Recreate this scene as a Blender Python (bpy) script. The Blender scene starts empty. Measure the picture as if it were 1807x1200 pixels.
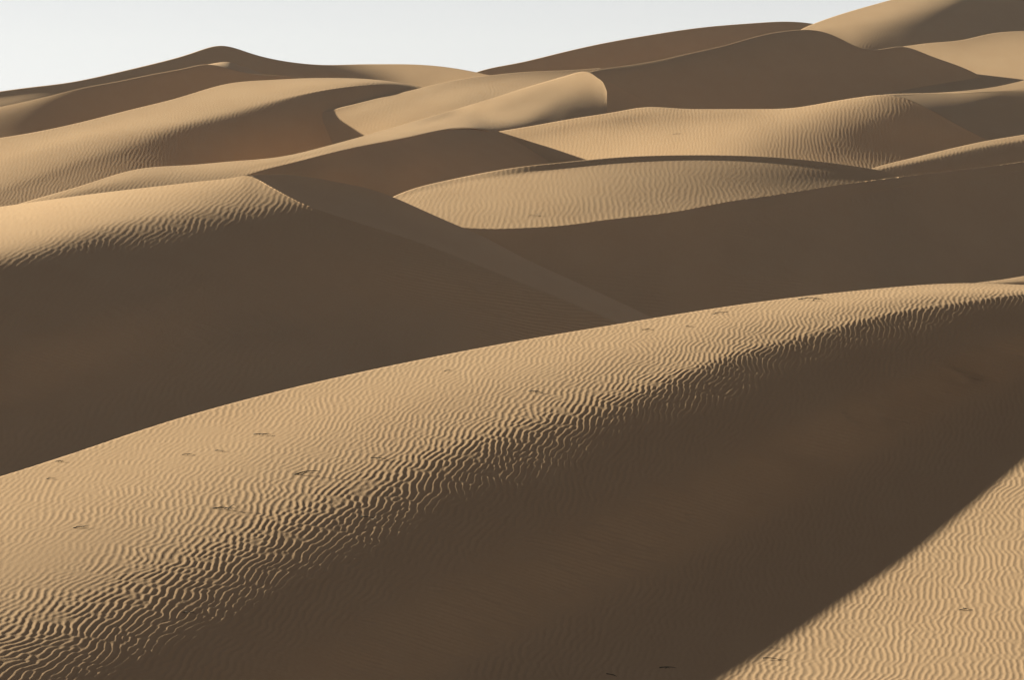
import bpy, math, random
import numpy as np

# ------------------------------------------------------------------ camera, light, exposure
scene = bpy.context.scene
PX_CENTRE, PY_HORIZON, K = 903.5, 200.0, 36.0 / 200.0 / 1807.0      # picture grid used for surveying the dunes
cam_data = bpy.data.cameras.new('camera')
cam_data.sensor_width, cam_data.lens = 36.0, 200.0
cam_data.shift_y = -(600.0 - PY_HORIZON) / 1807.0
cam_data.clip_start, cam_data.clip_end = 1.0, 20000.0
cam = bpy.data.objects.new('camera', cam_data)
cam.rotation_euler = (math.radians(90), 0, 0)
scene.collection.objects.link(cam)
scene.camera = cam

SUN_ELEV, SUN_LEFT = math.radians(15.0), math.radians(68.0)
world = bpy.data.worlds.new('World')
scene.world = world
world.use_nodes = True
wn = world.node_tree
wn.nodes.clear()
sky = wn.nodes.new('ShaderNodeTexSky')
sky.sky_type = 'NISHITA'
sky.sun_disc = False
sky.sun_elevation = SUN_ELEV
sky.sun_rotation = -SUN_LEFT
sky.altitude = 0
sky.air_density = 0.35
sky.dust_density = 0.25
sky.ozone_density = 0.0
bg = wn.nodes.new('ShaderNodeBackground')
bg.inputs['Strength'].default_value = 0.05
grey = wn.nodes.new('ShaderNodeRGBToBW')                     # a pale, dusty sky: most of its colour washed out
pale = wn.nodes.new('ShaderNodeMixRGB')
pale.inputs[0].default_value = 0.92
wo = wn.nodes.new('ShaderNodeOutputWorld')
wn.links.new(sky.outputs[0], grey.inputs[0])
wn.links.new(sky.outputs[0], pale.inputs[1])
wn.links.new(grey.outputs[0], pale.inputs[2])
wn.links.new(pale.outputs[0], bg.inputs['Color'])
wn.links.new(bg.outputs[0], wo.inputs['Surface'])

sun_data = bpy.data.lights.new('sun', 'SUN')
sun_data.energy = 5.0
sun_data.angle = math.radians(0.55)
sun_data.color = (1.0, 0.97, 0.77)
sun = bpy.data.objects.new('sun', sun_data)
sun.rotation_euler = (math.radians(90) - SUN_ELEV, 0, SUN_LEFT + math.radians(180))
sun.location = (-300, 100, 150)
scene.collection.objects.link(sun)

scene.view_settings.view_transform = 'Standard'
scene.view_settings.look = 'None'
scene.view_settings.exposure = 1.50
scene.view_settings.gamma = 1.0
scene.view_settings.use_curve_mapping = False
SUN = np.array([-math.sin(SUN_LEFT) * math.cos(SUN_ELEV), math.cos(SUN_LEFT) * math.cos(SUN_ELEV), math.sin(SUN_ELEV)])

# ------------------------------------------------------------------ survey of the dunes
# each dune: picture columns, and for rows from its crest down the near side the picture height and the distance in metres
DATA = {
  'F': dict(
    cols=[-220,-40,120,280,440,600,760,920,1080,1240,1400,1560,1700,1807,2020],
    py=[[905.0,854.8,804.8,751.2,705.3,666.5,632.7,602.4,575.3,549.0,526.5,508.9,499.9,502.5,512.0],[1020.5,967.2,914.1,855.6,801.1,749.2,703.2,661.0,627.3,587.0,555.5,528.3,513.6,509.9,519.2],[1155.2,1098.3,1041.6,977.3,912.9,845.6,785.4,729.4,688.0,631.3,589.4,550.9,529.7,518.4,527.6],[1290.0,1229.4,1169.0,1099.1,1024.7,942.0,867.6,797.8,748.7,675.6,623.3,573.6,545.8,527.0,536.0],[1495.0,1397.8,1320.3,1245.0,1166.7,1082.2,1003.5,928.8,867.5,796.1,729.3,661.6,611.2,578.5,560.5],[1700.0,1566.2,1471.6,1390.9,1308.7,1222.5,1139.4,1059.8,986.3,916.6,835.4,749.7,676.6,630.0,585.0],[1820.0,1707.1,1620.5,1542.0,1461.9,1378.3,1294.8,1211.0,1127.9,1043.9,948.5,847.7,756.7,695.2,615.0],[2000.0,1918.5,1844.0,1768.8,1691.8,1611.9,1527.9,1437.7,1340.3,1234.8,1118.0,994.6,876.9,793.0,660.0],[2150.0,2068.5,1994.0,1918.8,1841.8,1761.9,1677.9,1587.7,1490.3,1384.8,1268.0,1144.6,1026.9,943.0,810.0],[2400.0,2318.5,2244.0,2168.8,2091.8,2011.9,1927.9,1837.7,1740.3,1634.8,1518.0,1394.6,1276.9,1193.0,1060.0],[2760.0,2678.5,2604.0,2528.8,2451.8,2371.9,2287.9,2197.7,2100.3,1994.8,1878.0,1754.6,1636.9,1553.0,1420.0]],
    d=[[63.36,65.967,68.466,71.151,73.579,75.808,77.927,79.951,81.87,83.895,85.875,88.034,90.576,92.406,96.072],[57.929,60.68,63.307,66.131,68.766,71.38,73.883,76.385,78.53,81.19,83.565,85.853,87.698,88.825,90.81],[52.223,55.292,58.113,61.154,64.155,67.254,70.155,73.067,75.525,78.768,81.626,84.396,86.391,87.742,89.037],[47.643,50.865,53.884,57.128,60.455,64.019,67.322,70.557,73.226,76.944,80.158,83.385,85.63,87.33,88.579],[41.881,46.136,49.597,53.011,56.438,60.011,63.391,66.666,69.561,72.9,76.353,80.098,83.129,85.285,87.74],[36.765,42.112,45.999,49.507,53.033,56.624,60.105,63.467,66.649,69.782,73.39,77.456,81.159,83.706,87.067],[33.546,38.4,42.183,45.63,49.076,52.589,56.059,59.507,62.901,66.32,70.147,74.36,78.464,81.499,86.015],[27.461,31.25,34.63,37.999,41.367,44.774,48.266,51.915,55.766,59.858,64.295,68.998,73.682,77.315,83.858],[21.658,25.605,29.048,32.44,35.835,39.277,42.806,46.485,50.353,54.453,58.891,63.505,67.905,71.134,76.785],[11.922,16.029,19.643,23.175,26.668,30.183,33.773,37.507,41.424,45.554,50.006,54.618,58.932,61.984,66.901],[-2.145,2.243,6.086,9.854,13.573,17.284,21.037,24.905,28.93,33.151,37.668,42.331,46.674,49.755,54.627]]),
  'L': dict(
    cols=[-110,-30,80,200,300,370,415,440,465,500,530,560,640,740,860,980,1080,1160],
    py=[[378.8,368.9,353.6,337.9,326.5,318.6,313.1,311.0,322.6,342.2,358.0,369.6,395.9,428.5,475.0,523.9,565.7,600.0],[448.7,433.7,407.9,382.5,365.2,355.8,350.1,347.6,351.9,359.1,365.5,374.1,400.7,433.5,479.7,528.4,570.2,604.5],[518.7,498.5,462.1,427.0,404.0,393.0,387.1,384.1,381.2,376.1,373.0,378.7,405.4,438.5,484.4,532.9,574.7,609.0],[630.1,608.3,577.6,543.4,515.0,491.0,474.4,466.0,458.9,452.1,450.0,451.2,463.1,483.6,517.6,556.0,592.2,625.0],[761.7,734.6,701.1,667.7,640.0,618.0,603.1,595.4,588.3,580.0,575.0,571.1,562.5,560.8,570.5,589.1,616.8,650.0],[886.7,862.3,827.7,788.1,755.0,734.5,722.0,715.3,708.8,700.0,692.3,684.4,664.9,650.6,640.8,647.3,667.8,690.0],[956.7,932.3,897.7,858.1,825.0,804.5,792.0,785.3,778.8,770.0,762.3,754.4,734.9,720.6,710.8,717.3,737.8,760.0]],
    d=[[297.729,300.295,301.12,301.599,302.154,302.621,302.958,303.077,301.602,299.481,298.116,297.461,296.673,296.246,295.157,293.937,292.888,292.031],[270.874,275.271,282.64,289.454,293.914,296.302,297.705,298.33,298.067,297.682,297.478,297.132,296.292,295.781,294.747,293.611,292.626,291.817],[260.508,264.173,271.765,280.842,287.117,290.502,292.44,293.448,294.387,295.764,296.699,296.706,295.877,295.333,294.366,293.3,292.369,291.602],[249.677,253.782,259.087,266.07,272.912,278.394,282.077,283.994,285.726,287.729,288.918,289.765,290.949,291.719,291.882,291.771,291.393,290.839],[239.701,244.385,250.386,256.237,261.304,265.465,268.505,270.296,272.083,274.428,276.304,278.069,282.258,285.865,288.319,289.678,289.975,289.554],[228.978,232.978,238.704,245.197,250.483,253.836,255.939,257.112,258.315,260.092,261.756,263.584,268.825,274.853,281.761,285.416,286.555,287.066],[221.697,225.619,231.07,237.359,242.695,246.056,248.104,249.2,250.265,251.729,253.07,254.548,258.942,264.432,271.838,277.503,279.543,280.218]]),
  'S2': dict(
    cols=[440,452,465,482,500,515,530,545,560,600,640,690,740,800,860,920,980,1080,1160,1230],
    py=[[310.5,308.7,308.3,308.1,308.0,308.8,310.7,312.6,314.9,322.0,330.0,346.2,368.0,394.5,421.0,453.0,481.3,526.9,564.9,600.0],[310.8,312.0,315.4,320.2,325.1,329.7,334.3,338.4,342.2,352.5,363.0,379.0,398.2,422.7,448.0,476.2,502.6,546.3,582.4,615.0],[311.5,315.8,323.1,332.8,342.7,351.0,358.5,364.7,370.1,383.6,396.4,412.3,429.0,451.4,475.5,499.8,524.4,566.2,600.5,630.5]],
    d=[[304.719,307.552,309.862,311.689,312.715,313.338,313.876,314.367,314.85,316.222,317.44,318.334,318.771,318.979,318.086,315.485,312.269,307.863,304.194,302.071],[304.255,305.695,306.83,307.962,308.61,308.645,308.575,308.744,309.046,309.553,309.574,309.099,308.252,306.954,305.349,303.456,301.596,299.378,298.321,297.885],[303.097,302.526,301.622,300.517,299.501,298.743,298.136,297.739,297.481,296.994,296.693,296.481,296.266,295.791,295.177,294.564,293.957,292.908,292.051,292.051]]),
  'R': dict(
    cols=[600,660,720,790,860,930,1000,1080,1180,1280,1380,1470,1540,1595],
    py=[[410.0,367.0,337.2,319.1,304.9,294.2,287.0,279.3,275.0,275.0,279.4,288.8,299.4,310.5],[413.8,371.5,341.7,324.1,311.3,301.1,292.6,284.5,279.5,279.1,283.7,292.6,301.8,311.5],[417.5,376.1,346.2,329.1,317.7,308.0,298.3,289.8,284.0,283.3,288.1,296.4,304.3,312.5],[428.0,388.8,358.4,343.7,335.5,327.3,318.5,309.6,302.7,298.3,299.2,303.0,307.4,313.5],[449.0,414.2,382.8,372.9,370.9,365.9,359.0,349.3,340.1,328.5,321.3,316.3,313.7,314.5],[470.0,439.6,407.3,402.1,406.4,404.4,399.5,389.0,377.5,358.7,343.5,329.5,319.9,315.5]],
    d=[[345.488,352.074,357.323,361.031,363.469,365.19,366.998,369.368,371.963,374.106,375.729,376.608,377.007,377.014],[344.914,351.333,356.495,360.136,362.57,364.502,366.463,368.848,371.498,373.687,375.294,376.231,376.756,376.91],[344.332,350.584,355.644,359.114,361.413,363.481,365.688,368.093,370.813,373.073,374.708,375.761,376.451,376.789],[342.692,348.501,353.335,356.014,357.677,359.427,361.506,363.981,366.91,369.956,372.602,374.688,376.011,376.661],[339.491,344.527,349.212,350.667,350.975,351.96,353.509,356.082,359.475,364.04,368.492,372.525,375.135,376.532],[336.444,340.791,345.524,346.343,345.768,346.078,346.97,349.131,352.368,357.968,363.951,370.02,374.154,376.393]]),
  'R2': dict(
    cols=[790,860,930,1000,1080,1180,1280,1380,1470,1540,1595,1700,1807,2020],
    py=[[400.8,404.9,402.9,398.0,387.5,376.0,357.2,342.0,328.0,318.3,311.4,299.4,285.0,255.0],[409.7,416.4,419.1,417.2,409.5,397.4,377.9,361.4,346.4,335.6,327.8,314.3,300.0,272.5],[418.5,428.0,435.4,436.4,431.6,418.8,398.7,380.8,364.8,352.9,344.2,329.1,315.0,290.0],[441.4,452.8,468.0,482.0,494.0,484.1,464.4,448.2,434.2,424.2,417.2,404.9,393.0,370.0],[461.3,474.5,496.6,521.8,548.7,541.2,522.0,507.1,494.8,486.6,481.0,471.2,461.2,440.0],[475.6,490.0,517.0,550.3,587.7,582.1,563.0,549.2,538.2,531.2,526.5,518.5,510.0,490.0],[535.6,550.0,577.0,610.3,647.7,642.1,623.0,609.2,598.2,591.2,586.5,578.5,570.0,550.0]],
    d=[[343.517,344.649,346.078,346.97,349.131,352.368,357.968,363.951,370.02,374.154,376.393,382.857,389.797,401.995],[342.989,343.959,345.121,345.834,347.765,350.812,356.029,361.838,367.985,372.36,374.682,381.114,388.077,400.187],[342.465,343.255,344.154,344.7,346.421,349.347,354.261,359.822,365.935,370.51,372.962,379.406,386.326,398.336],[341.144,341.676,342.089,341.867,342.479,344.892,348.866,353.026,358.043,362.313,364.777,370.514,376.848,389.216],[340.039,340.268,340.08,339.036,338.684,341.06,344.689,347.901,351.677,355.048,357.176,362.647,368.343,380.327],[339.275,339.3,338.634,336.843,335.561,338.05,341.782,344.653,347.795,350.432,351.974,356.852,362.261,373.901],[336.117,335.654,334.477,332.154,330.191,332.515,336.484,339.322,342.093,344.203,345.163,348.907,353.528,364.45]]),
  'T': dict(
    cols=[1440,1490,1540,1600,1670,1740,1807,1900,2020],
    py=[[335.0,315.9,297.2,281.2,264.3,249.0,238.0,222.0,205.0],[338.0,319.5,301.4,287.4,271.7,256.5,245.5,230.0,213.5],[341.0,323.1,305.5,293.7,279.2,264.0,253.0,238.0,222.0],[350.5,335.3,320.1,307.6,295.1,283.3,274.0,260.7,245.0],[360.0,347.5,334.7,321.6,311.0,302.6,295.0,283.4,268.0],[390.0,377.5,364.7,351.6,341.0,332.6,325.0,313.4,298.0]],
    d=[[427.709,434.428,440.098,444.992,449.985,454.358,457.32,460.916,464.038],[426.728,433.371,439.005,443.322,448.071,452.48,455.622,459.305,462.544],[425.96,432.528,438.168,442.143,446.659,451.155,454.419,458.202,461.526],[423.715,429.894,435.43,439.939,444.153,448.241,451.553,455.517,459.271],[421.829,427.591,432.953,437.969,442.102,445.767,449.057,453.166,457.258],[415.66,421.643,427.434,433.23,437.977,441.823,445.265,449.839,454.429]]),
  'S': dict(
    cols=[830,880,940,1010,1090,1140,1200,1270,1340,1400,1460,1520,1570,1620,1680,1740,1800],
    py=[[242.3,233.0,223.0,210.5,197.8,190.0,192.1,193.0,193.0,191.0,181.4,172.0,168.9,183.6,216.1,247.0,278.0],[252.1,242.8,232.7,220.4,208.4,201.2,202.9,203.7,203.8,202.6,195.3,187.6,184.7,195.9,222.9,249.2,279.4],[269.1,260.1,249.5,237.7,226.8,220.7,221.7,222.4,222.8,223.0,219.8,214.9,212.5,217.4,234.6,252.9,282.0],[295.8,287.1,276.1,264.9,255.9,251.3,251.4,251.7,252.6,255.0,258.3,257.8,256.2,251.2,253.2,258.9,285.9],[323.4,315.0,303.4,293.0,285.8,282.8,282.0,282.0,283.3,288.0,297.9,302.0,301.1,286.0,272.3,265.0,290.0],[343.4,335.0,323.4,313.0,305.8,302.8,302.0,302.0,303.3,308.0,317.9,322.0,321.1,306.0,292.3,285.0,310.0]],
    d=[[509.04,509.007,508.89,509.007,509.634,510.638,510.088,509.569,509.0,508.432,509.255,510.117,510.267,508.832,506.197,504.163,502.068],[508.184,508.156,508.048,508.044,508.21,508.718,508.086,507.426,506.816,506.206,506.704,507.627,508.22,507.441,505.499,503.929,501.887],[506.727,506.68,506.61,506.546,506.364,506.44,505.626,504.517,503.432,502.904,503.268,504.153,504.871,505.017,504.22,503.503,501.557],[504.098,504.016,503.94,503.68,503.055,502.549,501.291,499.896,498.932,498.573,498.568,499.351,500.302,501.654,502.357,502.845,500.986],[501.21,501.086,501.037,500.597,499.57,498.753,497.572,496.262,495.334,494.735,493.705,493.577,494.354,497.355,500.162,502.132,500.405],[499.2,499.04,498.973,498.51,497.434,496.568,495.342,494.013,493.019,492.24,490.874,490.417,491.138,494.36,497.449,499.529,497.594]]),
  'SB': dict(
    cols=[1480,1540,1600,1660,1720,1770,1807,1900,2020],
    py=[[190.0,170.7,166.0,162.9,157.9,150.1,141.5,122.0,98.0],[191.5,172.0,167.5,165.5,162.9,159.2,155.8,143.5,126.5],[193.0,173.3,169.0,168.0,168.0,168.2,170.0,165.0,155.0],[221.5,213.5,214.1,215.0,215.0,213.5,211.0,202.4,190.0],[250.0,253.6,259.2,262.0,262.0,258.8,252.0,239.8,225.0],[270.0,273.6,279.2,282.0,282.0,278.8,272.0,259.8,245.0]],
    d=[[540.913,556.678,563.648,567.625,570.035,572.252,574.348,578.663,583.219],[539.881,555.625,562.369,566.423,568.634,569.958,570.903,573.775,577.193],[538.976,555.006,561.739,565.408,567.467,568.581,568.852,570.538,573.115],[523.943,535.53,542.259,548.736,555.013,560.156,562.939,566.525,569.67],[512.898,520.206,526.047,532.578,539.719,546.623,552.9,561.576,566.24],[500.747,509.103,515.739,523.34,531.139,538.456,545.453,557.382,563.725]]),
  'M': dict(
    cols=[-220,-60,60,150,240,330,410,455,500,560,640,730,800,835,870,920,970,1005,1030,1045,1058,1066,1071],
    py=[[440.0,390.8,353.0,326.2,299.3,291.7,285.1,281.6,275.8,261.8,240.0,214.1,194.0,183.7,173.1,157.0,142.4,132.7,127.2,130.7,139.8,148.0,161.0],[446.6,395.2,358.8,335.0,312.5,303.9,295.7,288.8,281.0,266.5,245.6,222.4,204.6,197.2,191.8,180.9,167.3,158.5,153.9,155.9,161.7,167.0,175.5],[453.2,399.6,364.7,343.7,325.7,316.0,306.2,296.0,286.3,271.2,251.2,230.6,215.1,210.7,210.4,204.8,192.1,184.2,180.6,181.0,183.5,185.9,190.0],[460.0,404.1,370.7,352.7,339.3,328.5,317.0,303.5,291.7,276.0,257.0,239.1,226.0,224.6,229.5,229.4,217.6,210.6,208.1,206.9,206.0,205.4,205.0],[490.0,428.5,395.7,377.9,361.8,348.7,331.0,305.3,293.7,278.0,259.0,241.1,228.0,226.5,235.3,241.4,229.7,222.7,219.7,218.4,217.2,216.5,216.0]],
    d=[[401.791,409.982,416.226,422.139,430.806,433.891,435.478,436.278,438.138,445.68,469.115,513.441,539.482,544.547,549.244,555.404,559.051,560.609,561.255,560.224,558.16,556.464,554.002],[400.614,409.212,415.118,419.885,426.366,429.934,432.493,434.177,436.245,442.682,461.875,499.665,530.643,537.426,540.237,545.724,551.654,554.501,555.597,555.154,553.976,552.969,551.359],[399.657,408.591,414.266,418.292,423.225,426.846,429.993,432.474,434.809,440.324,455.993,485.379,515.558,525.219,528.521,534.161,542.044,546.778,549.037,549.531,549.415,549.156,548.444],[398.789,408.026,413.519,416.983,420.749,424.383,427.794,430.932,433.61,438.301,451.272,473.61,497.821,504.888,508.898,520.846,532.222,537.86,540.968,542.539,543.785,544.495,544.952],[395.006,404.976,410.442,413.603,417.08,420.818,425.221,431.732,434.41,439.101,452.072,474.41,498.621,505.688,509.698,521.646,527.171,533.568,537.182,539.09,540.643,541.552,542.147]]),
  'MF': dict(
    cols=[410,455,500,560,640,730,800,835,870,910,960,1020,1080],
    py=[[317.0,303.5,291.7,276.0,257.0,239.0,225.5,224.4,230.6,246.0,268.0,289.5,312.0],[324.2,314.8,307.0,300.5,296.0,287.2,269.3,266.9,269.2,277.3,289.2,302.2,319.2],[331.4,326.2,322.3,325.0,335.0,335.4,313.1,309.3,307.9,308.7,310.5,314.8,326.4],[335.0,331.9,330.0,337.3,354.5,359.5,335.0,330.5,327.2,324.3,321.1,321.1,330.0],[355.0,351.9,350.0,357.3,374.5,379.5,355.0,350.5,347.2,344.3,341.1,341.1,350.0]],
    d=[[427.794,430.932,433.61,438.301,451.272,473.61,497.821,504.888,507.598,507.989,507.607,509.125,509.718],[427.15,429.814,431.84,434.435,441.026,453.996,474.774,484.045,490.513,494.967,499.214,504.43,507.719],[426.574,428.831,430.377,431.652,434.83,441.869,457.323,465.438,473.635,482.064,491.224,500.091,505.52],[426.283,428.339,429.657,430.334,432.182,437.184,450.27,456.862,464.97,475.068,486.977,497.826,504.289],[424.665,426.581,427.764,428.221,429.656,433.629,445.034,450.079,456.652,465.693,477.941,489.838,496.794]]),
  'Q': dict(
    cols=[490,515,535,560,600,660,730,800,870,940,1000,1060],
    py=[[219.5,211.4,206.5,201.0,191.0,175.1,158.0,142.1,132.1,126.0,124.0,120.0],[237.8,230.5,225.6,219.9,209.6,193.1,175.3,158.3,145.6,134.7,130.7,127.5],[263.5,257.3,252.4,246.4,235.5,218.4,199.5,181.0,164.4,147.0,140.0,138.0],[292.8,288.0,283.1,276.7,265.2,247.2,227.1,207.0,186.0,161.0,150.7,150.0],[307.8,303.0,298.1,291.7,280.2,262.2,242.1,222.0,201.0,176.0,165.7,165.0]],
    d=[[574.387,575.042,575.427,576.017,577.977,584.11,594.56,605.437,613.903,621.378,626.217,631.519],[572.22,572.728,572.992,573.271,574.134,577.268,584.733,595.74,606.159,616.674,623.118,628.45],[568.957,569.391,569.713,570.06,570.677,571.958,575.087,582.205,593.451,608.241,617.265,622.757],[564.869,565.155,565.528,566.016,566.912,568.095,569.525,572.734,581.169,597.756,608.438,613.002],[562.772,563.044,563.42,563.921,564.906,566.255,567.448,569.319,574.638,587.897,596.347,598.704]]),
  'P3': dict(
    cols=[-220,-60,60,150,240,320,400,470,530,590,650,700,750,800],
    py=[[268.0,252.4,234.1,214.3,191.4,171.0,148.0,141.1,138.0,137.0,139.0,144.6,157.8,186.0],[306.5,280.4,254.1,231.8,210.7,191.5,170.5,158.8,151.2,145.8,143.8,146.4,159.0,187.0],[345.0,308.4,274.1,249.4,230.0,212.0,193.0,176.4,164.5,154.6,148.5,148.2,160.2,188.0],[390.0,348.0,307.4,277.0,252.0,228.0,210.0,191.0,173.7,160.4,152.8,151.4,163.2,190.0],[414.0,367.3,329.4,300.4,275.3,257.6,246.0,232.7,216.9,193.7,175.2,162.8,166.9,192.4],[450.0,396.4,362.4,335.6,310.3,302.0,300.0,295.1,281.8,243.8,208.7,180.0,172.5,196.0],[470.0,416.4,382.4,355.6,330.3,322.0,320.0,315.1,301.8,263.8,228.7,200.0,192.5,216.0]],
    d=[[553.573,555.63,559.231,564.703,572.507,580.399,590.509,594.492,597.526,601.256,604.575,600.516,596.853,594.054],[544.125,548.763,553.706,558.913,565.168,571.843,579.943,584.652,588.152,591.578,595.536,598.204,596.657,593.956],[531.228,541.03,548.448,553.656,558.301,563.763,570.768,577.033,581.884,586.582,591.852,596.857,596.403,593.834],[517.284,530.949,541.088,547.738,553.357,559.509,565.852,572.865,579.306,584.935,590.353,595.545,595.799,593.574],[510.912,526.434,536.793,543.61,549.489,554.435,559.271,564.982,570.963,578.504,585.578,592.009,594.849,593.162],[501.684,519.585,530.068,537.152,543.543,547.118,550.868,555.67,560.99,570.372,579.79,588.611,593.676,592.39],[496.543,514.739,525.818,533.324,539.917,543.5,547.444,552.551,557.955,567.17,576.309,584.758,589.697,588.643]]),
  'P2': dict(
    cols=[-220,-60,30,90,150,210,270,330,365,400,440,490,530,580],
    py=[[222.0,199.2,182.3,168.7,154.5,143.6,131.4,120.0,114.2,120.6,129.7,134.0,138.2,145.0],[232.2,210.1,193.2,179.0,164.8,153.2,140.4,128.4,121.9,125.9,132.7,135.7,139.2,146.0],[256.0,235.3,218.5,203.1,188.7,175.7,161.3,148.1,139.7,138.3,139.8,139.6,140.6,147.5],[290.0,271.5,254.7,237.5,222.9,207.8,191.2,176.1,165.3,156.0,150.0,145.2,143.0,150.0],[305.0,286.5,269.7,252.5,237.9,222.8,206.2,191.1,180.3,171.0,165.0,160.2,158.0,165.0]],
    d=[[612.277,618.802,623.369,626.66,630.159,632.972,635.607,637.994,639.323,639.154,638.853,639.28,639.548,639.751],[609.625,615.907,620.885,624.743,628.577,631.657,634.483,636.975,638.378,638.525,638.507,639.095,639.442,639.648],[605.597,611.097,616.088,620.692,625.074,628.773,632.056,634.842,636.46,637.241,637.776,638.69,639.298,639.494],[601.018,605.211,609.545,614.549,619.635,624.397,628.407,631.663,633.659,635.369,636.719,638.109,639.05,639.237],[597.85,602.164,606.254,611.143,616.424,621.807,626.294,629.812,631.908,633.685,635.094,636.522,637.496,637.697]]),
  'P1': dict(
    cols=[-220,-60,50,120,200,280,340,390,440,500,570,620,680,740,800,900],
    py=[[190.0,170.8,155.4,146.5,130.0,111.1,94.0,81.5,94.0,108.4,115.0,114.5,114.0,115.0,121.0,142.0],[201.5,182.3,166.2,155.4,138.2,119.6,105.1,98.0,109.4,121.3,125.9,125.6,126.2,129.8,131.2,147.9],[213.1,193.8,177.0,164.4,146.5,128.2,116.3,114.5,124.8,134.1,136.8,136.6,138.5,144.7,141.5,153.9],[225.0,205.6,188.1,173.6,155.0,137.0,127.8,131.5,140.7,147.4,148.0,148.0,151.1,160.0,152.0,160.0],[240.0,220.6,203.1,188.6,170.0,152.0,142.8,146.5,155.7,162.4,163.0,163.0,166.1,175.0,167.0,175.0]],
    d=[[734.973,748.127,758.28,765.195,776.45,787.215,795.184,801.067,801.05,801.242,804.374,807.177,807.876,807.064,805.176,799.267],[731.747,744.817,755.138,762.58,774.0,784.963,792.437,797.074,797.275,798.014,801.085,803.955,805.117,803.967,802.925,797.888],[727.507,740.606,751.373,759.959,771.606,782.731,789.75,793.265,793.851,795.202,798.634,801.36,802.613,801.321,800.935,796.717],[724.285,737.4,748.164,757.349,769.247,780.457,787.004,789.368,790.327,792.32,796.184,798.957,800.226,798.589,799.049,795.601],[721.255,734.26,744.652,753.352,765.105,776.553,783.349,785.881,786.974,789.082,792.922,795.704,797.137,795.73,796.311,792.893]]),
  'V': dict(
    cols=[740,800,850,910,980,1060,1150,1240,1330,1400,1450,1520],
    py=[[165.0,143.8,125.3,112.7,96.2,78.0,62.0,49.0,41.5,39.0,45.2,66.0],[170.0,147.8,133.2,125.1,115.2,104.0,90.0,73.8,60.7,52.6,56.2,73.0],[175.0,151.9,141.1,137.5,134.1,130.0,118.0,98.6,80.0,66.3,67.3,80.0],[190.0,166.9,156.1,152.5,149.1,145.0,133.0,113.6,95.0,81.3,82.3,95.0]],
    d=[[796.705,801.65,807.263,813.017,820.666,829.503,838.685,847.46,855.743,862.332,865.376,865.823],[796.021,800.978,805.771,810.451,816.573,823.758,832.36,841.619,850.719,858.252,861.783,863.459],[795.313,800.278,804.252,807.854,812.462,818.053,826.126,835.964,845.963,854.405,858.15,860.693],[792.957,797.469,800.711,803.661,807.876,813.5,821.865,831.719,841.425,849.248,851.677,850.977]]),
  'W': dict(
    cols=[1370,1410,1450,1500,1560,1620,1680,1740,1807,1900,2020],
    py=[[78.0,54.1,36.7,20.0,2.8,-13.8,-28.9,-42.2,-55.0,-70.8,-90.0],[82.2,60.2,45.8,38.4,26.0,13.0,0.0,-12.8,-24.2,-37.6,-53.8],[86.5,66.4,54.9,56.8,49.2,39.8,28.9,16.7,6.5,-4.4,-17.5],[91.6,73.7,65.9,78.8,77.0,72.0,63.6,52.0,43.4,35.4,26.0],[95.0,78.6,73.2,93.5,95.6,93.5,86.7,75.5,68.0,62.0,55.0],[110.0,93.6,88.2,108.5,110.6,108.5,101.7,90.5,83.0,77.0,70.0]],
    d=[[731.139,741.779,748.884,756.969,767.012,778.253,788.904,797.399,803.712,808.891,810.782],[729.181,739.088,744.97,747.758,753.702,761.661,771.843,783.007,792.107,800.067,805.163],[727.202,736.369,741.256,740.895,744.387,750.132,759.025,771.661,783.062,793.07,800.022],[724.766,733.22,736.986,734.289,736.669,740.561,746.885,756.752,768.983,782.427,792.548],[723.189,731.265,734.511,730.662,732.265,735.421,740.521,748.196,758.62,773.303,785.98],[716.658,726.015,730.049,726.956,729.021,732.068,736.748,743.538,752.215,767.039,781.404]]),
  'U': dict(
    cols=[1000,1050,1100,1160,1220,1280,1340,1400,1440,1480,1520,1555,1590,1640,1700,1760,1800],
    py=[[140.0,124.8,116.3,106.6,93.4,80.0,63.2,53.5,54.0,67.0,85.5,87.3,83.0,98.6,120.5,154.0,185.0],[145.2,133.2,127.1,120.1,109.3,98.0,83.6,75.1,74.9,84.9,99.7,100.6,96.9,110.2,128.4,156.1,186.0],[157.5,152.9,152.4,151.7,146.5,140.0,131.2,125.7,123.8,126.6,132.8,131.7,129.5,137.3,146.9,161.0,187.0],[175.0,181.0,188.5,196.8,199.6,199.9,199.3,198.0,193.6,186.1,180.0,176.1,176.0,176.0,173.4,168.1,188.0],[190.0,196.0,203.5,211.8,214.6,214.9,214.3,213.0,208.6,201.1,195.0,191.1,191.0,191.0,188.4,183.1,200.0]],
    d=[[593.191,598.68,603.116,608.411,614.348,620.298,627.039,631.755,633.216,632.597,631.156,632.194,634.1,633.598,632.586,630.176,627.477],[592.19,596.915,600.598,605.27,610.777,616.399,622.614,627.441,629.406,629.525,628.842,630.144,632.03,631.943,631.522,629.901,627.343],[590.079,593.563,596.319,599.684,603.965,608.617,613.585,618.19,620.805,622.491,623.468,625.288,627.179,628.052,628.927,629.224,627.218],[587.232,588.896,590.373,592.178,595.0,598.156,601.747,604.944,608.23,611.813,615.313,617.989,619.84,622.253,625.21,628.212,627.098],[584.609,586.157,587.617,589.51,592.387,595.548,599.022,602.269,605.517,609.077,612.532,615.312,617.26,619.805,622.933,625.906,624.501]]),
  'U2': dict(
    cols=[1420,1480,1540,1590,1640,1700,1750,1807,1900,2020],
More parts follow.
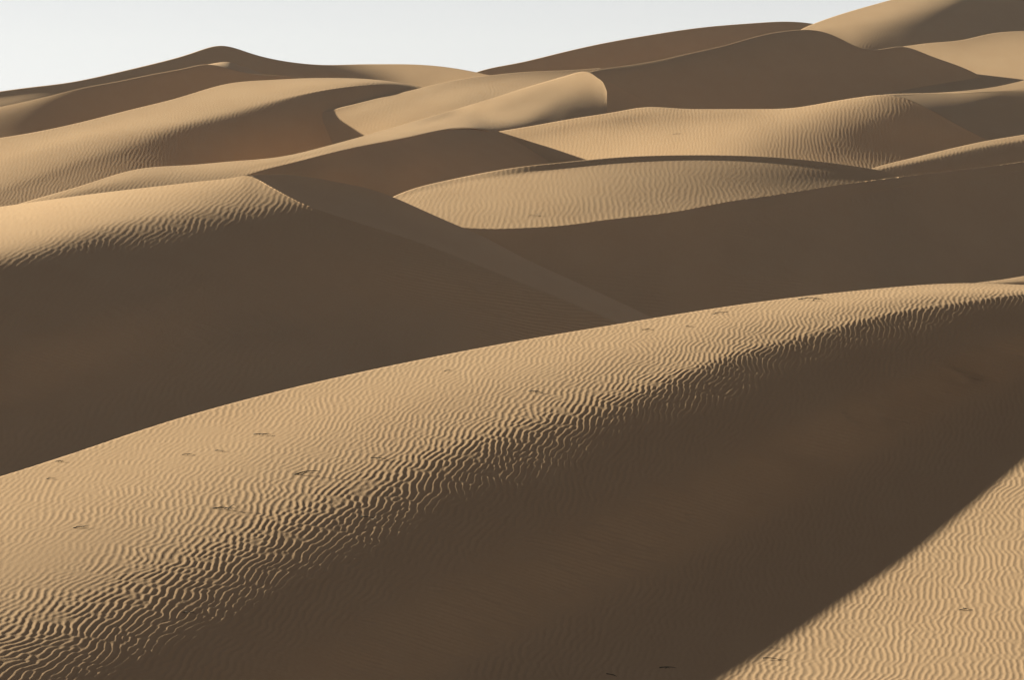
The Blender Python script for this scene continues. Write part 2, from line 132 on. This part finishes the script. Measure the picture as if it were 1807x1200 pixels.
    py=[[100.0,93.0,88.4,82.5,76.0,70.0,59.0,54.5,50.0,42.0],[120.0,112.0,107.0,101.7,96.0,90.0,80.1,74.0,66.4,55.2],[160.0,150.0,144.2,140.1,136.0,130.0,122.3,113.0,99.2,81.6],[200.0,187.9,181.4,178.5,176.0,170.0,164.5,152.0,132.0,108.0],[215.0,202.9,196.4,193.5,191.0,185.0,179.5,167.0,147.0,123.0]],
    d=[[642.382,646.064,648.594,650.875,653.086,655.575,659.971,662.646,666.934,674.358],[636.153,639.744,642.132,644.273,646.406,648.746,652.63,655.323,659.544,667.466],[621.695,626.176,628.53,630.141,631.665,633.881,636.704,640.129,645.43,653.609],[601.169,608.848,612.809,614.633,616.084,618.829,621.144,625.866,633.142,642.446],[592.756,601.002,605.776,607.999,609.858,613.007,615.577,620.505,627.856,636.865]]),
  'F2': dict(
    cols=[1690,1724,1765,1807,1900,2020],
    py=[[505.1,499.0,493.8,487.0,471.0,450.0],[507.4,501.0,498.5,495.5,491.5,486.0],[509.6,503.0,503.3,504.0,512.0,522.0],[524.6,518.0,518.3,519.0,527.0,537.0]],
    d=[[91.297,92.394,93.743,95.332,98.633,102.608],[90.983,92.147,92.95,94.017,95.821,97.952],[90.712,91.958,92.556,93.269,94.355,95.589],[88.854,90.45,91.373,92.13,93.417,94.876]]),
  'P2b': dict(
    cols=[360,375,392,405,425,450,470],
    py=[[114.0,111.5,109.0,109.0,114.9,124.3,131.5],[115.6,116.7,120.0,123.2,127.6,132.2,133.5]],
    d=[[669.133,673.365,677.92,681.389,686.693,693.484,699.109],[640.133,643.275,646.593,649.116,652.966,657.939,662.109]]),
  'MS': dict(
    cols=[1072,1084,1098,1120,1147,1180],
    py=[[142.6,149.2,156.9,169.5,187.0,208.0],[167.5,171.9,177.1,185.9,198.6,215.9],[193.1,195.3,197.9,202.8,210.4,224.1],[218.0,218.0,218.1,219.3,222.0,232.0]],
    d=[[557.546,557.433,557.288,556.975,556.005,554.107],[553.019,553.3,553.583,553.792,553.407,552.087],[547.923,548.498,549.148,549.977,550.512,552.875],[542.547,543.627,544.897,546.992,549.697,553.667]]),
}

RIPPLES_ON = True
FINE = 1.0


def spline_matrix(xs, x):
    xs = np.asarray(xs, float)
    n, h = len(xs), np.diff(xs)
    A, B = np.eye(n), np.zeros((n, n))
    for i in range(1, n - 1):
        A[i, i - 1], A[i, i], A[i, i + 1] = h[i - 1], 2 * (h[i - 1] + h[i]), h[i]
        B[i, i - 1], B[i, i], B[i, i + 1] = 6 / h[i - 1], -6 / h[i - 1] - 6 / h[i], 6 / h[i]
    M = np.linalg.solve(A, B)
    j = np.clip(np.searchsorted(xs, x) - 1, 0, n - 2)
    hj = h[j]
    a, b = (xs[j + 1] - x) / hj, (x - xs[j]) / hj
    V, r = np.zeros((len(x), n)), np.arange(len(x))
    V[r, j] += a
    V[r, j + 1] += b
    V += ((a ** 3 - a) * hj ** 2 / 6)[:, None] * M[j] + ((b ** 3 - b) * hj ** 2 / 6)[:, None] * M[j + 1]
    return V


# ------------------------------------------------------------------ wind ripples: narrow-band random waves, so that crests fork and wander
rng = np.random.default_rng(7)


def ripple_field(n, per_wave, spread, band, seed):
    """complex field on an n x n tile; one ripple is per_wave cells long along x"""
    r = np.random.default_rng(seed)
    f = np.fft.fftfreq(n) * per_wave
    fx, fy = np.meshgrid(f, f)
    k, th = np.hypot(fx, fy), np.arctan2(fy, fx)
    flt = np.exp(-((k - 1) / band) ** 2 / 2) * np.exp(-(th / spread) ** 2 / 2)
    w = np.fft.ifft2((r.normal(size=(n, n)) + 1j * r.normal(size=(n, n))) * flt)
    return w / np.sqrt(np.mean(np.abs(w) ** 2))


def soft_field(n, size, seed):
    """smooth random field, features about size cells"""
    r = np.random.default_rng(seed)
    f = np.fft.fftfreq(n) * size
    fx, fy = np.meshgrid(f, f)
    w = np.fft.ifft2((r.normal(size=(n, n)) + 1j * r.normal(size=(n, n))) * np.exp(-(fx ** 2 + fy ** 2) * 2)).real
    return w / w.std()


def sample(tile, u, v):
    n = tile.shape[0]
    iu, iv = np.floor(u).astype(np.int64), np.floor(v).astype(np.int64)
    fu, fv = u - iu, v - iv
    iu, iv = iu % n, iv % n
    ju, jv = (iu + 1) % n, (iv + 1) % n
    return (tile[iv, iu] * (1 - fu) + tile[iv, ju] * fu) * (1 - fv) + (tile[jv, iu] * (1 - fu) + tile[jv, ju] * fu) * fv


PW = 7
if RIPPLES_ON:
    TILE_A = ripple_field(2048, PW, 0.13, 0.11, 11)
    TILE_B = ripple_field(1024, PW, 0.10, 0.12, 12)
    SOFT = soft_field(512, 24, 13)


def ripples(x, y, wave, angle, tile, shift=0.0):
    """height between 0 and 1 and strength at world points; the wave runs along angle (radians from +x)"""
    wx = sample(SOFT, x / wave * 5.0, y / wave * 3.0 + shift) * 0.11 * wave + sample(SOFT, x / wave * 1.1 + shift, y / wave * 1.1) * 0.30 * wave + sample(SOFT, x / wave * .25 + 91, y / wave * .25 + shift) * 0.9 * wave
    c, s = math.cos(angle), math.sin(angle)
    u = (c * x + s * y + wx) / wave * PW
    v = (-s * x + c * y) / wave * PW
    z = sample(tile, u + 317 * shift, v + 131 * shift)
    a = np.abs(z)
    ph = z / np.maximum(a, 1e-6)
    crest = ((1 + ph.real) / 2)
    hgt = crest ** 1.5 + 0.10 * ph.imag
    return hgt, np.clip(a / 0.7, 0, 1) ** 0.8


# ------------------------------------------------------------------ materials
def sand_material(name, base, grain=1.0):
    m = bpy.data.materials.new(name)
    m.use_nodes = True
    nt = m.node_tree
    nt.nodes.clear()
    out = nt.nodes.new('ShaderNodeOutputMaterial')
    bs = nt.nodes.new('ShaderNodeBsdfPrincipled')
    bs.inputs['Roughness'].default_value = 0.95
    bs.inputs['Specular IOR Level'].default_value = 0.1
    tc = nt.nodes.new('ShaderNodeTexCoord')
    big = nt.nodes.new('ShaderNodeTexNoise')
    big.inputs['Scale'].default_value = 0.12
    big.inputs['Detail'].default_value = 5
    fine = nt.nodes.new('ShaderNodeTexNoise')
    fine.inputs['Scale'].default_value = 22.0 / grain
    fine.inputs['Detail'].default_value = 4
    fine.inputs['Roughness'].default_value = 0.7
    stretch = nt.nodes.new('ShaderNodeMapping')                 # faint wind-laid streaks of coarser grains
    stretch.inputs['Scale'].default_value = (0.9 / grain, 0.10 / grain, 0.9 / grain)
    streak = nt.nodes.new('ShaderNodeTexNoise')
    streak.inputs['Scale'].default_value = 1.6
    streak.inputs['Detail'].default_value = 6
    streak.inputs['Roughness'].default_value = 0.65
    nt.links.new(tc.outputs['Object'], stretch.inputs['Vector'])
    nt.links.new(stretch.outputs['Vector'], streak.inputs['Vector'])
    half = nt.nodes.new('ShaderNodeMath')
    half.operation = 'MULTIPLY_ADD'
    half.inputs[1].default_value = 0.5
    nt.links.new(streak.outputs['Fac'], half.inputs[0])
    ramp = nt.nodes.new('ShaderNodeValToRGB')
    b = base
    ramp.color_ramp.elements[0].position = 0.3
    ramp.color_ramp.elements[0].color = (b[0] * .93, b[1] * .90, b[2] * .88, 1)
    ramp.color_ramp.elements[1].position = 0.7
    ramp.color_ramp.elements[1].color = (b[0] * 1.05, b[1] * 1.07, b[2] * 1.09, 1)
    add = nt.nodes.new('ShaderNodeMath')
    add.operation = 'MULTIPLY_ADD'
    add.inputs[1].default_value = 0.55
    mul = nt.nodes.new('ShaderNodeMath')
    mul.operation = 'MULTIPLY'
    mul.inputs[1].default_value = 0.45
    bump = nt.nodes.new('ShaderNodeBump')
    bump.inputs['Strength'].default_value = 0.25
    bump.inputs['Distance'].default_value = 0.012 * grain
    L = nt.links
    L.new(tc.outputs['Object'], big.inputs['Vector'])
    L.new(tc.outputs['Object'], fine.inputs['Vector'])
    L.new(fine.outputs['Fac'], mul.inputs[0])
    soft = nt.nodes.new('ShaderNodeMath')
    soft.operation = 'MULTIPLY'
    soft.inputs[1].default_value = 0.5
    L.new(big.outputs['Fac'], soft.inputs[0])
    L.new(soft.outputs[0], half.inputs[2])
    L.new(half.outputs[0], add.inputs[0])
    L.new(mul.outputs[0], add.inputs[2])
    L.new(add.outputs[0], ramp.inputs['Fac'])
    L.new(ramp.outputs['Color'], bs.inputs['Base Color'])
    L.new(fine.outputs['Fac'], bump.inputs['Height'])
    L.new(bump.outputs['Normal'], bs.inputs['Normal'])
    L.new(bs.outputs[0], out.inputs['Surface'])
    return m


SAND = (0.49, 0.315, 0.183)


# ------------------------------------------------------------------ dunes
def smooth(x, a, b):
    t = np.clip((x - a) / (b - a), 0, 1)
    return t * t * (3 - 2 * t)


def build_dune(name, key, label, round_r, wave=0.0, amp=0.0, angle=-0.3, wave2=0.0, amp2=0.0, angle2=-1.2, mask=None,
               mat=None, step=1.75, fall=0.5, back=30.0, seed=0.0, trim=1330.0, smooth_slope=0.74, lip=3.0, side=6):
    D = DATA[key]
    cols, PY, DD = np.array(D['cols'], float), np.array(D['py']), np.array(D['d'])
    R = len(PY)
    step = step / FINE
    lo, hi = cols[0], cols[-1]
    a, b = max(lo, -70.0), min(hi, 1877.0)
    px = [np.arange(a, b, step)]
    if lo < a: px.insert(0, np.arange(lo, a, step * side))
    px.append(np.arange(b, hi, step * side) if hi > b else np.array([b]))
    px = np.unique(np.concatenate(px))
    Vc = spline_matrix(cols, px)
    py_rows, d_rows = PY @ Vc.T, DD @ Vc.T
    inside = (px > -20) & (px < 1827)
    u = []
    for i in range(R - 1):
        span = np.minimum(py_rows[i + 1], trim) - np.minimum(py_rows[i], trim)
        n = int(np.clip(np.max(span[inside]) / step, 4, 400))
        u.append(i + np.arange(n) / n)
    u = np.concatenate(u + [np.array([R - 1.0])])
    Vu = spline_matrix(np.arange(R), u)
    py, d = Vu @ py_rows, Vu @ d_rows
    X, Y, Z = d * (px - PX_CENTRE) * K, d.copy(), -d * (py - PY_HORIZON) * K
    # lee side, hidden behind the crest: rolls over with radius round_r and then falls evenly
    hy = (Z[1] - Z[0]) / (Y[1] - Y[0])
    hy = np.clip(hy, -0.1, 0.6)
    rise = np.clip(hy + (py[0] - PY_HORIZON) * K, 0.02, None)
    round_r = np.minimum(round_r, (lip(px) if callable(lip) else lip) * d[0] * K / rise ** 2)
    s = np.array([.02, .05, .1, .18, .3, .45, .65, 1.0]) * back
    s1 = np.maximum((hy + fall) * round_r, 1e-3)
    ss = np.concatenate([np.linspace(0.08, 1, 8)[:, None] * s1[None], s1[None] + s[:, None]])
    zb = Z[0] + np.where(ss < s1, hy * ss - ss ** 2 / (2 * round_r), hy * s1 - s1 ** 2 / (2 * round_r) - fall * (ss - s1))
    yb = Y[0] + ss
    xb = X[0] / Y[0] * yb
    X, Y, Z = np.vstack([xb[::-1], X]), np.vstack([yb[::-1], Y]), np.vstack([zb[::-1], Z])
    PYf = np.vstack([np.repeat(py[:1], len(ss), 0), py])
    nb = len(ss)
    for edge, out, wide in ((0, -1, lo < a), (-1, 1, hi > b)):        # the dune goes on evenly beyond the survey
        if not wide: continue
        w = np.linspace(0, 1, 15)[1:, None] ** 1.5 * 0.045 * Y[:, edge].mean()
        sl = (Z[:, edge] - Z[:, edge - 3 * out]) / (X[:, edge] - X[:, edge - 3 * out]) * out
        sl = np.clip(np.convolve(np.pad(sl, 6, 'edge'), np.ones(13) / 13, 'valid'), -.45, .45)
        far = 0.02 * Y[:, edge].mean()
        ex, ey = (X[:, edge][None] + out * w).T, np.repeat(Y[:, edge][:, None], len(w), 1)
        ez = Z[:, edge][:, None] + sl[:, None] * far * (1 - np.exp(-w.T / far))
        ep = np.repeat(PYf[:, edge][:, None], len(w), 1) if PYf.shape[1] == X.shape[1] else None
        if out < 0:
            X, Y, Z, PYf = np.hstack([ex[:, ::-1], X]), np.hstack([ey, Y]), np.hstack([ez[:, ::-1], Z]), np.hstack([ep, PYf])
        else:
            X, Y, Z, PYf = np.hstack([X, ex]), np.hstack([Y, ey]), np.hstack([Z, ez]), np.hstack([PYf, ep])
    if RIPPLES_ON and (amp or amp2):
        def grads(Z):
            xu, xc = np.gradient(X, axis=0), np.gradient(X, axis=1)
            yu, yc = np.gradient(Y, axis=0), np.gradient(Y, axis=1)
            zu, zc = np.gradient(Z, axis=0), np.gradient(Z, axis=1)
            det = xu * yc - xc * yu
            det = np.where(np.abs(det) < 1e-9, 1e-9, det)
            return (zu * yc - zc * yu) / det, (zc * xu - zu * xc) / det
        hx, hyy = grads(Z)
        slope = np.hypot(hx, hyy)
        lit = -(hx * SUN[0] + hyy * SUN[1]) + SUN[2]
        PXf = PX_CENTRE + X / Y / K
        patchy = sample(SOFT, X / max(wave, .1) * .07 + seed * 7, Y / max(wave, .1) * .07)
        mk = 1.0 if mask is None else mask(PXf, PYf, slope, lit)
        mk = mk * (1 - 0.42 * smooth(lit, .10, .23))          # gentle tops are swept smoother
        mk = mk * (1 - smooth(slope, smooth_slope - .1, smooth_slope)) * np.clip(1 + 0.32 * patchy, .25, 1.5)
        w2 = smooth(-lit, 0.04, 0.16)
        wa = 1 - w2 * (0.65 if amp2 else 0.2)
        if amp:
            h, st = ripples(X, Y, wave, angle, TILE_A, 1 + seed)
            dz = (h * st + .2 * (1 - st)) * amp * mk * wa
        else:
            dz = 0
        if amp2:
            h, st = ripples(X, Y, wave2, angle2, TILE_B, 5 + seed)
            dz = dz + h * st * amp2 * mk * w2
        Z = Z + dz
    nr, nc = X.shape
    idx = np.arange(nr * nc).reshape(nr, nc)
    q = np.stack([idx[:-1, :-1], idx[1:, :-1], idx[1:, 1:], idx[:-1, 1:]], -1)
    keep = np.minimum.reduce([PYf[:-1, :-1], PYf[:-1, 1:]]) < trim
    q = q[keep].reshape(-1, 4)
    used = np.zeros(nr * nc, bool)
    used[q.ravel()] = True
    new = np.cumsum(used) - 1
    co = np.stack([X.ravel(), Y.ravel(), Z.ravel()], -1)[used]
    q = new[q]
    me = bpy.data.meshes.new(name)
    me.vertices.add(len(co))
    me.vertices.foreach_set('co', co.astype(np.float32).ravel())
    me.loops.add(q.size)
    me.loops.foreach_set('vertex_index', q.astype(np.int32).ravel())
    me.polygons.add(len(q))
    me.polygons.foreach_set('loop_start', np.arange(0, q.size, 4, dtype=np.int32))
    me.polygons.foreach_set('use_smooth', np.ones(len(q), bool))
    me.update(calc_edges=True)
    ob = bpy.data.objects.new(name, me)
    scene.collection.objects.link(ob)
    ob['label'], ob['category'], ob['kind'] = label, 'sand dune', 'structure'
    me.materials.append(mat or (M_SAND if key != 'F' else M_SAND_NEAR))
    TOTAL.append(len(q))
    return ob


TOTAL = []
M_SAND_NEAR = sand_material('near_sand', SAND, 1.0)
M_SAND = sand_material('far_sand', SAND, 3.0)
M_PALE_SHADE = sand_material('pale_shade_sand', tuple(1.17 * c for c in SAND), 3.0)     # paler sand colour stands in for lighter shade on one slip face

# ground under everything, out to the horizon
me = bpy.data.meshes.new('ground')
me.from_pydata([(-1500, -60, -30), (1500, -60, -30), (1500, 3000, -30), (-1500, 3000, -30)], [], [(0, 1, 2, 3)])
me.materials.append(M_SAND)
g = bpy.data.objects.new('ground', me)
g['kind'] = 'structure'
scene.collection.objects.link(g)

def part_of(dune, *faces):
    for f in faces:
        f.parent = dune
        del f['category'], f['kind'], f['label']


near = build_dune('sand_dune', 'F', 'nearest broad dune, rippled and sunlit along its crest, its near side in brown shade',
                  2.5, .078, .0032, -0.11, .14, .018, -1.2, step=1.85, side=2, trim=1375,
                  mask=lambda px, py, slope, lit: 1 - .75 * np.exp(-((px - 70) / 150) ** 2 - ((py - 985 + .25 * (px - 70)) / 30) ** 2))
part_of(near, build_dune('crest_lip', 'F2', '', 1., seed=20))
left = build_dune('sand_dune', 'L', 'large shaded dune behind the nearest one, with a pointed top and bright ripples at its shoulder',
                  3.0, .30, .0125, -0.12, .34, .045, -1.2, seed=1, lip=lambda px: 1.0 - .95 * smooth(px, 430, 470), step=2.0, side=2)
part_of(left, build_dune('slip_face', 'S2', '', .3, seed=2, mat=M_PALE_SHADE))
dome = build_dune('sand_dune', 'R', 'low rounded dune in the middle with strong wavy ripples above a long shaded slope',
                  2.5, .34, .0135, -0.05, seed=3.3)
part_of(dome, build_dune('slip_face', 'R2', '', .3, .4, .012, -.1, .38, .040, -1.2, seed=4, smooth_slope=.62, step=2.3))
build_dune('sand_dune', 'T', 'narrow dune with a thin sunlit rim just above the long dark slope', 2.0, .30, .006, -0.1, seed=5)
build_dune('sand_dune', 'S', 'finely rippled sunlit dune between the low rippled dune and the large dark slip face', 2.0, .33, .008, -0.05, seed=6)
build_dune('sand_dune', 'SB', 'dark hollow slope with a bright edge right behind the finely rippled dune', .5, seed=7)
mid = build_dune('sand_dune', 'M', 'long sunlit ridge sweeping up to a sharp brink, with a dark triangular face below', 3.0, .3, .005, -0.1, seed=8)
part_of(mid, build_dune('slip_face', 'MF', '', .3, seed=9), build_dune('slip_face', 'MS', '', .3, seed=19))
build_dune('sand_dune', 'Q', 'pale sunlit slope whose curved edge borders the shadowed bowl', 3.0, .36, .0075, -0.1, seed=10)
build_dune('sand_dune', 'P3', 'smooth S-shaped dune with a bright rounded back and a shaded bowl below it', 3.0, .36, .0075, -0.05, seed=11)
peak = build_dune('sand_dune', 'P2', 'dark-faced dune under the far pointed peak, with a small bright patch at its top', .6, seed=12)
part_of(peak, build_dune('sunlit_scoop', 'P2b', '', .3, seed=21))
build_dune('sand_dune', 'P1', 'farthest dune with a pointed peak against the sky', 3.0, seed=13)
build_dune('sand_dune', 'V', 'dark smooth dune forming the skyline beside the highest dune', 3.0, seed=14)
build_dune('sand_dune', 'W', 'highest dune, sunlit on one flank and cut off by the top of the photo', 5.0, .36, .010, -.2, seed=15)
build_dune('sand_dune', 'U', 'dune with a hump and a very large dark slip face below the highest dune', 1.0, seed=16)
build_dune('sand_dune', 'U2', 'sunlit slope beside the shadow of the humped dune', 2.0, .36, .009, -.3, seed=17)

# ------------------------------------------------------------------ dry twigs lying on the sand
M_TWIG = bpy.data.materials.new('dry_wood')
M_TWIG.use_nodes = True
tn = M_TWIG.node_tree
tb = tn.nodes['Principled BSDF']
tb.inputs['Roughness'].default_value = 0.9
tw = tn.nodes.new('ShaderNodeTexNoise')
tw.inputs['Scale'].default_value = 60
tr = tn.nodes.new('ShaderNodeValToRGB')
tr.color_ramp.elements[0].color = (0.035, 0.026, 0.018, 1)
tr.color_ramp.elements[1].color = (0.10, 0.075, 0.05, 1)
tn.links.new(tw.outputs['Fac'], tr.inputs['Fac'])
tn.links.new(tr.outputs['Color'], tb.inputs['Base Color'])


def tube(verts, faces, pts, r0, r1):
    n, m = len(pts), 6
    base = len(verts)
    for i, p in enumerate(pts):
        p = np.array(p)
        q = np.array(pts[min(i + 1, n - 1)]) - np.array(pts[max(i - 1, 0)])
        q = q / np.linalg.norm(q)
        a = np.cross(q, [0, 0, 1.0])
        a = a / max(np.linalg.norm(a), 1e-6)
        b = np.cross(a, q)
        r = r0 + (r1 - r0) * i / (n - 1)
        for k in range(m):
            w = 2 * math.pi * k / m
            verts.append(tuple(p + r * (math.cos(w) * a + math.sin(w) * b)))
    for i in range(n - 1):
        for k in range(m):
            faces.append((base + i * m + k, base + i * m + (k + 1) % m, base + (i + 1) * m + (k + 1) % m, base + (i + 1) * m + k))
    faces.append(tuple(base + k for k in range(m))[::-1])
    faces.append(tuple(base + (n - 1) * m + k for k in range(m)))


def twig(ground, px, py, length, heading, forks, label, group):
    origin = np.array([0.0, 0.0, 0.0])
    ray = np.array([(px - PX_CENTRE) * K, 1.0, -(py - PY_HORIZON) * K])
    ok, hit, nor, _ = ground.ray_cast(origin.tolist(), (ray / np.linalg.norm(ray)).tolist())
    if not ok: return None
    r = random.Random(int(px * 7 + py))
    nz = np.array(nor)
    if nz[2] < 0: nz = -nz
    def on_sand(x, y, lift): return (x, y, -(nz[0] * x + nz[1] * y) / nz[2] + lift)
    v, f = [], []
    def stem(x, y, ang, ln, thick, lift, arch):
        pts, n = [], 7
        for i in range(n):
            t = i / (n - 1)
            pts.append(on_sand(x, y, lift + arch * math.sin(t * math.pi * .8)))
            ang += r.uniform(-.28, .28)
            x += math.cos(ang) * ln / (n - 1)
            y += math.sin(ang) * ln / (n - 1)
        tube(v, f, pts, thick, thick * .35)
        return pts
    th = 0.004 + length * .014
    main = stem(-length / 2 * math.cos(heading), -length / 2 * math.sin(heading), heading, length, th, th * .7, length * r.uniform(.05, .12))
    for k in range(forks):
        s = main[r.randint(1, 5)]
        stem(s[0], s[1], heading + r.choice((-1, 1)) * r.uniform(.5, 1.1), length * r.uniform(.3, .55), th * .6, th * .8, length * r.uniform(.06, .16))
    m = bpy.data.meshes.new('dry_twig')
    m.from_pydata(v, [], f)
    m.materials.append(M_TWIG)
    m.polygons.foreach_set('use_smooth', [True] * len(m.polygons))
    o = bpy.data.objects.new('dry_twig', m)
    o.location = hit
    o['label'], o['category'], o['group'] = label, 'twig', group
    scene.collection.objects.link(o)
    return o


bpy.context.view_layer.update()
ON_NEAR = 'dry twigs scattered over the nearest dune'
for args in [
    (near, 1428, 530, .34, .05, 3, 'long dark forked twig just under the sunlit crest, closest to its right end', ON_NEAR),
    (near, 1270, 554, .24, .2, 2, 'short dark twig on the crest, second from its right end', ON_NEAR),
    (near, 1217, 577, .12, .1, 1, 'tiny twig in the ripples below the second twig of the crest', ON_NEAR),
    (near, 1143, 583, .16, .1, 1, 'small thin twig on the crest where the large shaded dune ends behind it', ON_NEAR),
    (near, 945, 693, .20, -.3, 3, 'stubby clump-like twig alone in the ripples at the middle of the sunlit strip', ON_NEAR),
    (near, 790, 655, .10, .4, 1, 'tiny twig near the crest, up and left of the stubby clump-like twig', ON_NEAR),
    (near, 670, 811, .22, .15, 1, 'thin straight twig in the middle of the sunlit strip, halfway to the shade', ON_NEAR),
    (near, 540, 838, .34, .3, 2, 'longest thin twig lying along the ripples, left of the thin straight twig', ON_NEAR),
    (near, 463, 768, .22, .15, 2, 'flat little forked twig on smooth sand below the crest, left half', ON_NEAR),
    (near, 388, 797, .12, -.2, 2, 'tiny twig with raised tip next to the flat forked twig', ON_NEAR),
    (near, 331, 804, .13, .1, 1, 'faint tiny twig left of the twig with the raised tip', ON_NEAR),
    (near, 396, 899, .28, .1, 3, 'bushy dark twig in the ripples of the left half', ON_NEAR),
    (near, 140, 932, .16, .6, 3, 'dark upright-looking twig above the smooth sand patch near the left edge', ON_NEAR),
    (near, 106, 816, .12, -.1, 2, 'small dark twig by the crest close to the left edge', ON_NEAR),
    (near, 90, 846, .11, .1, 1, 'faint thin twig a little below the small dark one by the left edge', ON_NEAR),
    (near, 650, 916, .18, -.3, 2, 'twig at the border of ripples and shade', ON_NEAR),
    (near, 330, 1083, .16, .3, 3, 'twig tangled in the lowest bright ripples beside the shade', ON_NEAR),
    (near, 1704, 1078, .15, .1, 3, 'small dark twig in the sunlit ripples of the bottom right corner', ON_NEAR),
    (near, 1362, 1165, .2, .12, 1, 'long thin twig crossing the shadow edge at the bottom', ON_NEAR),
    (near, 1180, 1182, .2, .1, 1, 'longer of two thin twigs in the shade at the bottom edge', ON_NEAR),
    (near, 1080, 1193, .12, .12, 1, 'shorter of two thin twigs in the shade at the bottom edge', ON_NEAR),
    (dome, 942, 381, .7, .25, 2, 'dark twig on the low wavy-rippled dune in the middle', 'dry twigs on the dunes behind'),
    (bpy.data.objects['sand_dune.004'], 1192, 236, .6, .2, 2, 'dark twig on the smooth sunlit hollow of the finely rippled dune', 'dry twigs on the dunes behind'),
]:
    twig(*args)

# ------------------------------------------------------------------ thin dusty air
hz = bpy.data.meshes.new('haze')
X0, X1, Y0, Y1, Z0, Z1 = -1520.0, 1520.0, -70.0, 3020.0, -31.0, 40.0
hz.from_pydata([(x, y, z) for z in (Z0, Z1) for y in (Y0, Y1) for x in (X0, X1)], [],
               [(0, 2, 3, 1), (4, 5, 7, 6), (0, 1, 5, 4), (2, 6, 7, 3), (0, 4, 6, 2), (1, 3, 7, 5)])
hm = bpy.data.materials.new('dusty_air')
hm.use_nodes = True
hm.node_tree.nodes.clear()
ho = hm.node_tree.nodes.new('ShaderNodeOutputMaterial')
pv = hm.node_tree.nodes.new('ShaderNodeVolumePrincipled')
pv.inputs['Color'].default_value = (0.92, 0.93, 0.95, 1)
pv.inputs['Density'].default_value = 3.8e-5
hm.node_tree.links.new(pv.outputs[0], ho.inputs['Volume'])
hz.materials.append(hm)
hzo = bpy.data.objects.new('haze', hz)
hzo['kind'] = 'stuff'
scene.collection.objects.link(hzo)
